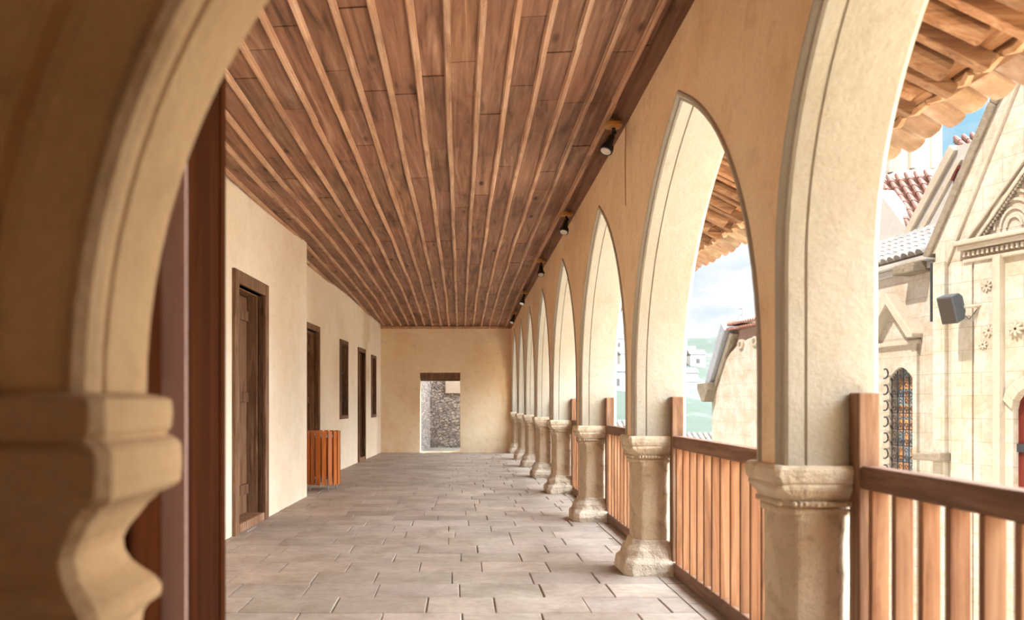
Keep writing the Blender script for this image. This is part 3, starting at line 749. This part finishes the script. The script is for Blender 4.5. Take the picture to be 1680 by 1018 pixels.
rake((1583, 400), (1646, 312), .06, .07, 'gable_moulding', 'beige')
rake((1603, 394), (1668, 300), .07, .09, 'gable_moulding', 'beige')
# dentils along the inner gable moulding
m = MB(); a, b_ = F.at(1611, 398), F.at(1676, 303)
for q in range(26):
    f = q/18; k, z = a[0]+(b_[0]-a[0])*f, a[1]+(b_[1]-a[1])*f; F.slab(m, [(k, z), (k+.035, z), (k+.035, z+.045), (k, z+.045)], -.02, .07)
cb(m, 'gable_dentils', 'coping')
# main cornice with dentils
ca, cz = F.at(1576, 404); kend = kap*2-k0
m = MB(); F.slab(m, [(ca, cz-.02), (kend, cz-.02), (kend, cz+.05), (ca, cz+.05)], -.05, .20); F.slab(m, [(ca+.04, cz-.10), (kend, cz-.10), (kend, cz-.02), (ca+.04, cz-.02)], -.05, .14)
F.slab(m, [(ca+.08, cz-.30), (kend, cz-.30), (kend, cz-.24), (ca+.08, cz-.24)], -.05, .07)
cb(m, 'cornice', 'beige', bevel=.015)
m = MB(); k = ca+.1
while k < ca+2.6: F.slab(m, [(k, cz-.20), (k+.035, cz-.20), (k+.035, cz-.13), (k, cz-.13)], -.02, .09); k += .075
cb(m, 'cornice_dentils', 'beige')
def pil(x0, x1, ytop, d1, name='pilaster', mat='ashlar', zb=GZ):
    a, zt_ = F.at(x0, ytop); b2 = F.at(x1, ytop)[0]; m = MB(); F.slab(m, [(a, zb), (b2, zb), (b2, zt_), (a, zt_)], -.05, d1); return cb(m, name, mat, bevel=.012)
pil(1537, 1556, 432, .10); pil(1563, 1597, 432, .04); pil(1637, 1649, 420, .13, mat='beige'); pil(1600, 1634, 424, .035)
# leaf rosettes carved on the pilaster
for (x, y, r) in ((1626, 543, .11), (1616, 566, .08), (1669, 540, .12), (1622, 470, .10)):
    k, z = F.at(x, y); m = MB()
    for q in range(8):
        th = 2*PI*q/8; c = (k+r*.55*math.cos(th), z+r*.55*math.sin(th))
        ptl = [(c[0]+r*.42*math.cos(th)*math.cos(u)-r*.2*math.sin(th)*math.sin(u), c[1]+r*.42*math.sin(th)*math.cos(u)+r*.2*math.cos(th)*math.sin(u)) for u in [2*PI*j/8 for j in range(8)]]
        F.slab(m, ptl, .0, .06)
    cb(m, 'rosette', 'beige', bevel=.01)
# carved relief in the tympanum
k, z = F.at(1665, 372); m = MB()
for q in range(4):
    r = .10+q*.09
    for j in range(14):
        t0, t1 = PI*j/14, PI*(j+1)/14
        F.slab(m, [(k+r*math.cos(t0), z+r*1.4*math.sin(t0)), (k+(r+.03)*math.cos(t0), z+(r+.03)*1.4*math.sin(t0)), (k+(r+.03)*math.cos(t1), z+(r+.03)*1.4*math.sin(t1)), (k+r*math.cos(t1), z+r*1.4*math.sin(t1))], -.01, .03)
cb(m, 'tympanum_relief', 'beige')
# small stone ledge
a = F.at(1514, 749); b_ = F.at(1560, 749); m = MB(); F.slab(m, [(a[0], a[1]-.05), (b_[0], a[1]-.05), (b_[0], a[1]+.09), (a[0], a[1]+.05)], -.05, .26); cb(m, 'stone_ledge', 'coping', bevel=.02)
# red door in its arched opening
m = MB(); F.slab(m, [(door_l, GZ)]+arc+[(door_r, GZ)], -.16, -.12); dr = cb(m, 'red_door', 'red_door')
m = MB()
for y_ in (736, 930): k, z = F.at(1667, y_); F.slab(m, [(door_l-.02, z-.06), (door_l+.16, z-.06), (door_l+.16, z+.06), (door_l-.02, z+.06)], -.12, -.08)
m.v = [(x-8.2, y-13, z-GZ) for x, y, z in m.v]; m.build('hinge', 'iron', dr)
m = MB()
for p, q in zip(arc, arc[1:]):
    s1 = lambda w_: (door_l+(door_r-door_l)*.5+(w_[0]-(door_l+door_r)/2)*1.22, w_[1]+.14)
    F.slab(m, [p, q, s1(q), s1(p)], -.02, .05)
cb(m, 'door_archivolt', 'beige', bevel=.01)

# side wing with the grilled window
ke, ze = Wn.at(1533, 418); kl, _ = Wn.at(1405, 430)
wa, wt = Wn.at(1459, 622); wb, _ = Wn.at(1497, 622); _, wtop = Wn.at(1478, 603); wz0 = Wn.at(1478, 790)[1]
m = MB()
Wn.slab(m, [(kl-1.4, GZ), (wa, GZ), (wa, ze), (kl-1.4, ze)], -.5, 0); Wn.slab(m, [(wb, GZ), (ke+1.2, GZ), (ke+1.2, ze), (wb, ze)], -.5, 0)
Wn.slab(m, [(wa, GZ), (wb, GZ), (wb, wz0), (wa, wz0)], -.5, 0)
NW = 8; warc = [(wa+(wb-wa)*q/NW, wt+(wtop-wt)*math.sin(PI*q/NW)) for q in range(NW+1)]
for p, q in zip(warc, warc[1:]): Wn.slab(m, [p, q, (q[0], ze), (p[0], ze)], -.5, 0)
cb(m, 'side_wall', 'ashlar2')
m = MB(); Wn.slab(m, [(wa, wz0), (wb, wz0)]+warc[::-1], -.22, -.20); win = cb(m, 'side_window', 'pane_blue')
random.seed(5)
for q in range(7):                                       # amber glass rows behind the ironwork
    z = wz0+(wtop-wz0)*(.06+.125*q)
    for j in range(4):
        m = MB()
        if random.random() < .75:
            k = wa+(wb-wa)*(j+.1)/4; Wn.slab(m, [(k, z), (k+(wb-wa)*.2, z), (k+(wb-wa)*.2, z+.22), (k, z+.22)], -.20, -.19)
            m.v = [(x-8.2, y-13, z_-GZ) for x, y, z_ in m.v]; m.build('amber_pane', 'pane_amber', win)
m = MB(); ww = wb-wa
for j in range(5):
    k = wa+ww*j/4; zt_ = wt+(wtop-wt)*math.sin(PI*j/4)
    m.tube([Wn.P(k, wz0, -.05), Wn.P(k, zt_, -.05)], .012, 6)
rowh = .30; z = wz0+.05
def scroll(m, k, z, r, d, a0, a1, rad=.013):
    pts = [Wn.P(k+r*(1-.35*q/9)*math.cos(a0+(a1-a0)*q/9), z+r*(1-.35*q/9)*math.sin(a0+(a1-a0)*q/9), d) for q in range(10)]; m.tube(pts, rad, 5)
while z < wt+.1:
    m.bar(Wn.P(wa, z, -.05), Wn.P(wb, z, -.05), .02, .02)
    for j in range(4):
        k = wa+ww*(j+.5)/4
        for zq in (.28, .72): scroll(m, k, z+rowh*zq, ww*.07, -.05, 0, 5.6, .007)
    scroll(m, wa-.01, z+rowh*.5, rowh*.36, .08, -1.9, 1.9, .016)
    for j in range(5): scroll(m, wa+ww*j/4, z+.03, .035, -.02, -.6, 3.7, .009)
    z += rowh
m.v = [(x-8.2, y-13, z_-GZ) for x, y, z_ in m.v]; m.build('iron_grille', 'iron', win)
# gabled hood over the window
h0, hz0 = Wn.at(1470, 486); h1, hz1 = Wn.at(1512, 552); hs = (hz0-hz1)/(h1-h0); m = MB()
Wn.slab(m, [(h0, hz0+.05), (h0, hz0-.16), (h1-.10, hz1-.02), (h1+.04, hz1-.02), (h1+.04, hz1+.05)], -.05, .22)
Wn.slab(m, [(2*h0-h1-.04, hz1+.05), (2*h0-h1-.04, hz1-.02), (2*h0-h1+.10, hz1-.02), (h0, hz0-.16), (h0, hz0+.05)], -.05, .22)
Wn.slab(m, [(2*h0-h1, hz1-.13), (h1, hz1-.13), (h1, hz1-.05), (2*h0-h1, hz1-.05)], -.05, .07)
cb(m, 'window_hood', 'beige', bevel=.015)
b0 = Wn.at(1503, 600)[0]; m = MB(); Wn.slab(m, [(b0, GZ), (b0+.09, GZ), (b0+.09, hz1-.1), (b0, hz1-.1)], -.05, .06); cb(m, 'window_pier', 'ashlar2', bevel=.01)
# eave moulding and water spout of the wing
m = MB(); Wn.slab(m, [(kl-1.4, ze-.10), (ke+.05, ze-.10), (ke+.05, ze+.0), (kl-1.4, ze)], -.05, .20); Wn.slab(m, [(kl-1.4, ze-.22), (ke, ze-.22), (ke, ze-.10), (kl-1.4, ze-.10)], -.05, .09); cb(m, 'eave_moulding', 'white', bevel=.02)
s0 = Wn.at(1492, 445); s1_ = Wn.at(1528, 440)[0]; m = MB(); Wn.slab(m, [(s0[0], s0[1]-.10), (s1_, s0[1]-.10), (s1_, s0[1]+.08), (s0[0]+.05, s0[1]+.08), (s0[0], s0[1])], -.05, .34); cb(m, 'water_spout', 'coping', bevel=.02)

def tileroof(name, mat, TL, TR, BR, BL, ncol, nrow, parent=None, conv=None, dark=(.55, .5, .48), bed=True, r_=.5):
    """barrel tiles over a four-cornered slope; columns run from the top edge to the bottom edge"""
    TL, TR, BR, BL = map(Vector, (TL, TR, BR, BL)); m = MB()
    nrm = (TR-TL).cross(BL-TL).normalized()
    if nrm.z < 0: nrm = -nrm
    P = lambda u, v: (TL*(1-u)+TR*u)*(1-v)+(BL*(1-u)+BR*u)*v
    if bed: m.loft([[P(0, 0)-nrm*.03, P(1, 0)-nrm*.03, P(1, 1)-nrm*.03, P(0, 1)-nrm*.03], [P(0, 0), P(1, 0), P(1, 1), P(0, 1)]], dark)
    for c in range(ncol):
        for r in range(nrow):
            u0, u1 = c/ncol, (c+1)/ncol; v0, v1 = r/nrow, (r+1.12)/nrow; v1 = min(v1, 1.01)
            q = .92+rj(.10); rr = []
            for v, sc_, lift in ((v0, .40, 0.0), (v1, .47, .018)):
                a, b_ = P(u0, v), P(u1, v); w_ = (b_-a).length; cc = (a+b_)/2; d = (b_-a).normalized()
                ring = [cc-d*math.cos(PI*j/6)*w_*sc_+nrm*(math.sin(PI*j/6)*w_*r_+lift*w_*3) for j in range(7)]
                rr.append(ring)
            m.loft(rr, (q, q*(1+rj(.03)), q*(1+rj(.03))))
    return m
# pale tiled slope over the wing
ze2 = ze+.02; back = 1.15; rise_ = .80
m = tileroof('', 'pale_tile', Wn.P(kl-1.2, ze2+rise_, -back), Wn.P(ke-.02, ze2+rise_, -back), Wn.P(ke+.02, ze2, .20), Wn.P(kl-1.2, ze2, .20), 18, 5)
cb(m, 'wing_tiles', 'pale_tile')
# wall block above the wing and the red tiled slope
dB = -2.2
def SB(pts, d0, d1, name, mat, **k): m = MB(); Wn.slab(m, Wn.px(pts, d0), d0, d1); return cb(m, name, mat, **k)
SB([(1400, 460), (1560, 460), (1560, 378), (1492, 382), (1440, 312), (1400, 312)], dB, dB-.4, 'clerestory_wall', 'white')
def PP(px, py, d): k, z = Wn.at(px, py, d); return Wn.P(k, z, d)
m = tileroof('', 'terracotta', PP(1440, 298, dB-1.6), PP(1532, 286, dB-1.6), PP(1582, 366, dB), PP(1490, 380, dB), 6, 7, dark=(.6, .45, .4))
cb(m, 'red_roof_tiles', 'terracotta')
gd = dB+.5
SB([(1490, 460), (1490, 384), (1566, 240), (1604, 232), (1640, 232), (1640, 460)], gd, gd-.5, 'transept_gable', 'white')
m = MB(); a = Wn.px([(1486, 384), (1494, 388), (1572, 246), (1563, 238)], gd); Wn.slab(m, a, gd-.55, gd+.08); cb(m, 'transept_coping', 'beige', bevel=.015)
m = MB(); a = Wn.px([(1503, 392), (1509, 392), (1580, 262), (1574, 260)], gd); Wn.slab(m, a, gd-.1, gd+.05); cb(m, 'transept_moulding', 'beige')
m = tileroof('', 'terracotta', PP(1563, 232, gd-1.0), PP(1604, 224, gd-1.0), PP(1640, 262, gd+.1), PP(1597, 260, gd+.1), 3, 4); cb(m, 'transept_tiles', 'terracotta')
k, z = Wn.at(1576, 318, gd); m = MB(); A_ = [(k-.18+.36*q/8, z+.30+.22*math.sin(PI*q/8)) for q in range(9)]
Wn.slab(m, [(k-.18, z-.4)]+A_+[(k+.18, z-.4)], gd-.02, gd+.015); cb(m, 'transept_window', 'pane')
m = MB()
for p, q in zip([(k-.18, z-.4)]+A_, A_+[(k+.18, z-.4)]): m.bar(Wn.P(*p, gd+.02), Wn.P(*q, gd+.02), .05, .05)
cb(m, 'transept_window_frame', 'red_door')
# pale round lantern tower behind
dt = -5.0; k, z = Wn.at(1491, 300, dt); c = Vector(Wn.P(k, 0, dt)); rad_ = abs(Wn.at(1519, 250, dt)[0]-Wn.at(1463, 250, dt)[0])/2
m = MB(); ztop = Wn.at(1491, 150, dt)[1]
rr = []
for zz_, r2 in ((z-1.5, 1.25), (z-.1, 1.25), (z-.05, 1.18), (z+.10, 1.18), (z+.14, 1.08), (z+.2, 1.0), (ztop, 1.0), (ztop+.1, 1.15), (ztop+.2, 1.15), (ztop+.5, .8), (ztop+.8, .2)):
    rr.append([(c.x+rad_*r2*math.cos(2*PI*q/16), c.y+rad_*r2*math.sin(2*PI*q/16), zz_) for q in range(16)])
m.loft(rr); cb(m, 'lantern_tower', 'white')
m = MB()
for q in range(8):
    th = 2*PI*(q+.5)/8; m.tube([(c.x+rad_*1.0*math.cos(th), c.y+rad_*1.0*math.sin(th), z+.2), (c.x+rad_*math.cos(th), c.y+rad_*math.sin(th), ztop)], .09, 8)
cb(m, 'tower_colonnettes', 'beige')
# dark drainpipe beside the front
m = MB(); a = F.at(1535, 432); b_ = F.at(1536, 528); m.tube([F.P(a[0]-.03, a[1], .06), F.P(a[0]-.03, b_[1], .06)], .02, 8); cb(m, 'drainpipe', 'iron')

# loudspeaker on its bracket
k, z = F.at(1589, 507); c = Vector(F.P(k, z, .34))
t = thing('loudspeaker', 'grey box loudspeaker tilted down on a bracket on the church front', 'loudspeaker', tuple(c))
R3 = Matrix.Rotation(math.radians(-24), 4, 'Y') @ Matrix.Rotation(math.radians(0), 4, 'Z')
fd = Vector((-.80, -.35, -.30)).normalized(); sd_ = fd.cross(Vector((0, 0, 1))).normalized(); ud = sd_.cross(fd).normalized()
def Q(a_, b2, c2): return tuple(fd*a_+sd_*b2+ud*c2)
m = MB(); m.loft([[Q(.16, -.13, -.22), Q(.16, .13, -.22), Q(.16, .13, .22), Q(.16, -.13, .22)], [Q(-.02, -.13, -.20), Q(-.02, .13, -.20), Q(-.02, .13, .22), Q(-.02, -.13, .22)], [Q(-.16, -.08, -.10), Q(-.16, .08, -.10), Q(-.16, .08, .14), Q(-.16, -.08, .14)]]); m.build('cabinet', 'grey', t, bevel=.015)
m = MB(); m.loft([[Q(.161, -.115, -.205), Q(.161, .115, -.205), Q(.161, .115, .205), Q(.161, -.115, .205)], [Q(.172, -.11, -.20), Q(.172, .11, -.20), Q(.172, .11, .20), Q(.172, -.11, .20)]]); m.build('grille', 'mesh', t)
m = MB(); e = Vector(F.P(F.at(1612, 506)[0], z+.03, .0))-c; m.tube([(0, 0, .0), tuple(e)], .028, 8); m.build('bracket', 'beige', t)
m = MB(); m.tube([tuple(-fd*.14), tuple(-fd*.18+Vector((0, 0, -.12))), tuple(e*.55+Vector((0, 0, -.20))), tuple(e*.8+Vector((0, 0, -.06)))], .009, 6); m.build('cable', 'black', t)

# ------------------------------------------------------------------ vaulted building seen through the second arch
G = thing('vaulted_building', 'cream building with a curved gable and tiled roof edge, seen through the second arch', 'building', (7.3, 21, GZ))
def gb(m, name, mat, parent=None, **k):
    m.v = [(x-7.3, y-21, z-GZ) for x, y, z in m.v]; return m.build(name, mat, parent or G, **k)
def gs(pts, d0, d1, name, mat, **k): m = MB(); Wn.slab(m, Wn.px(pts, 0), d0, d1); return gb(m, name, mat, **k)
gs([(1168, 1000), (1168, 648), (1176, 622), (1186, 600), (1198, 580), (1212, 565), (1228, 556), (1250, 549), (1290, 545), (1290, 1000)], -2.5, 0, 'gable_wall', 'ashlar2')
gs([(1176, 650), (1180, 600), (1198, 538), (1290, 530), (1290, 600), (1220, 600)], -1.2, -.14, 'upper_wall', 'pink')
gs([(1163, 634), (1170, 638), (1198, 542), (1192, 530)], -1.3, .16, 'gable_coping', 'lead', bevel=.02)
gs([(1172, 636), (1177, 636), (1205, 548), (1200, 546)], -1.2, .06, 'lower_coping', 'coping', bevel=.02)
gs([(1195, 532), (1195, 528), (1290, 522), (1290, 526)], -1.3, .05, 'roof_cap', 'beige')
gs([(1158, 640), (1158, 630), (1176, 628), (1176, 640), (1170, 660), (1166, 660)], -.3, .28, 'gutter_corbel', 'coping', bevel=.02)
m = MB(); a = Wn.at(1196, 545); e = Wn.at(1285, 540)
for r in range(2):
    for q in range(22):
        k = a[0]+(e[0]-a[0])*(q+.5*r)/22; z = a[1]+.03+r*.13-(.0 if r else 0)
        w_ = (e[0]-a[0])/22
        m.loft([[Wn.P(k+w_*.46*math.cos(PI*j/6), z+w_*.46*math.sin(PI*j/6), dd) for j in range(7)] for dd in (.12-.05*r, -.6)])
gb(m, 'eave_tiles', 'terracotta')
for px_, py_ in ((1217, 565), (1240, 560)):
    k, z = Wn.at(px_, py_); m = MB(); Wn.slab(m, [(k+.16*math.cos(2*PI*q/10), z+.13*math.sin(2*PI*q/10)) for q in range(10)], -.05, .06)
    gb(m, 'round_vent_surround', 'beige', bevel=.02); m = MB(); Wn.slab(m, [(k+.08*math.cos(2*PI*q/10), z+.065*math.sin(2*PI*q/10)) for q in range(10)], .06, .065); gb(m, 'round_vent', 'coping')
m = MB(); a = Wn.at(1190, 528)
for kk in (a[0], a[0]+.22): m.tube([Wn.P(kk, a[1], -.4), Wn.P(kk, a[1]+.34, -.4)], .014, 6)
m.tube([Wn.P(a[0], a[1]+.34, -.4), Wn.P(a[0]+.22, a[1]+.34, -.4)], .014, 6); m.tube([Wn.P(a[0], a[1]+.17, -.4), Wn.P(a[0]+.22, a[1]+.17, -.4)], .014, 6)
gb(m, 'rooftop_frame', 'steel')

# courtyard, lower roofs, hillside village and mountains
m = MB(); m.box(1.8, 40, -14, 60, GZ-.3, GZ); m.build('courtyard_ground', 'court', kind='structure')
m = MB(); m.box(-3.4, 1.78, -2.1, 24, GZ, -.18); m.build('gallery_substructure', 'ashlar2', kind='structure')
def house(name, label, x0, x1, y0, y1, ze_, zr_, mat_w, ncol, nrow, mat='pale_tile', cat='house', group=None):
    t = thing(name, label, cat, ((x0+x1)/2, y0, min(GZ, ze_-3)), 0, group); ox, oy, oz = t.location
    f = lambda p: (p[0]-ox, p[1]-oy, p[2]-oz); ym = (y0+y1)/2; m = MB()
    m.loft([[f((x, y0, oz)), f((x, y1, oz)), f((x, y1, ze_)), f((x, ym, zr_-.05)), f((x, y0, ze_))] for x in (x0, x1)]); m.build('walls', mat_w, t)
    h = (y1-y0)*.04
    m = tileroof('', mat, f((x0-.2, ym, zr_)), f((x1+.2, ym, zr_)), f((x1+.2, y0-h, ze_-.06)), f((x0-.2, y0-h, ze_-.06)), ncol, nrow, dark=(.75, .62, .5)); m.build('roof_tiles', mat, t)
    m = MB(); m.hexa([f(p) for p in ((x0-.2, ym, zr_), (x1+.2, ym, zr_), (x1+.2, y1+h, ze_-.06), (x0-.2, y1+h, ze_-.06), (x0-.2, ym, zr_+.05), (x1+.2, ym, zr_+.05), (x1+.2, y1+h, ze_), (x0-.2, y1+h, ze_))]); m.build('rear_slope', mat, t)
    return t
house('tiled_house', 'low house with long rows of pale roof tiles behind the third arch', 3.9, 6.3, 25, 33, -1.6, .55, 'white', 14, 13)
house('tiled_house', 'low pale-tiled roof just left of the curved-gable building', 6.9, 10.5, 26, 31, -.95, .12, 'white', 20, 8)
random.seed(21); vl = 0
hillz = lambda x, y: -9+(y-60)*.16+3*math.sin(x*.05+1)+2*math.sin(y*.07+x*.03)
m = MB(); NX, NY = 30, 24
base = m.add([(-20+i*8, 45+j*11, hillz(-20+i*8, 45+j*11)) for j in range(NY) for i in range(NX)])
for j in range(NY-1):
    for i in range(NX-1): m.face([base+j*NX+i, base+j*NX+i+1, base+(j+1)*NX+i+1, base+(j+1)*NX+i])
m.build('hillside', 'terrain', kind='structure', smooth=True)
descr = ['whitewashed village house low on the slope, seen between gallery and gable', 'white village house halfway up the far slope', 'pale flat village house high on the far slope']
words = ['lowest', 'second lowest', 'third lowest', 'fourth lowest', 'fifth lowest', 'highest']
proto = None
for side, ratio, wh in ((0, .203, 'seen through the third arch'), (1, .292, 'seen beside the curved gable')):
    for q in range(6):
        y = 108+q*19+side*7; x = ratio*y+(.9 if q % 2 else -.9); z = hillz(x, y); lab = '%s small whitewashed house of the hillside village %s' % (words[q], wh)
        if proto is None:
            proto = thing('village_house', lab, 'house', (x, y, z), 0, 'village houses on the hillside')
            m = MB(); m.box(-1.6, 1.6, -1.6, 1.6, -2, 2.2); m.build('walls', 'white', proto)
            m = MB(); m.loft([[(-1.8, -1.8, 2.2), (-1.8, 1.8, 2.2), (-1.8, 0, 3.2)], [(1.8, -1.8, 2.2), (1.8, 1.8, 2.2), (1.8, 0, 3.2)]]); m.build('roof', 'pale_tile', proto)
            m = MB(); m.box(-.4, .4, -1.63, -1.6, .2, 1.2); m.build('window', 'pane', proto)
        else: dup(proto, (x, y, z), lab, rj(.5))
m = MB(); pts = []
for i in range(60):
    x = -100+i*25; h = 45+22*math.sin(i*.31+.6)+10*math.sin(i*.9)+6*math.sin(i*2.1); pts.append((x, h))
for (x, h), (x2, h2) in zip(pts, pts[1:]):
    k = m.add([(x, 520, -60), (x2, 520, -60), (x2, 640, h2), (x, 640, h)]); m.face([k, k+1, k+2, k+3])
    k = m.add([(x, 760, -60), (x2, 760, -60), (x2, 640, h2), (x, 640, h)]); m.face([k, k+1, k+2, k+3])
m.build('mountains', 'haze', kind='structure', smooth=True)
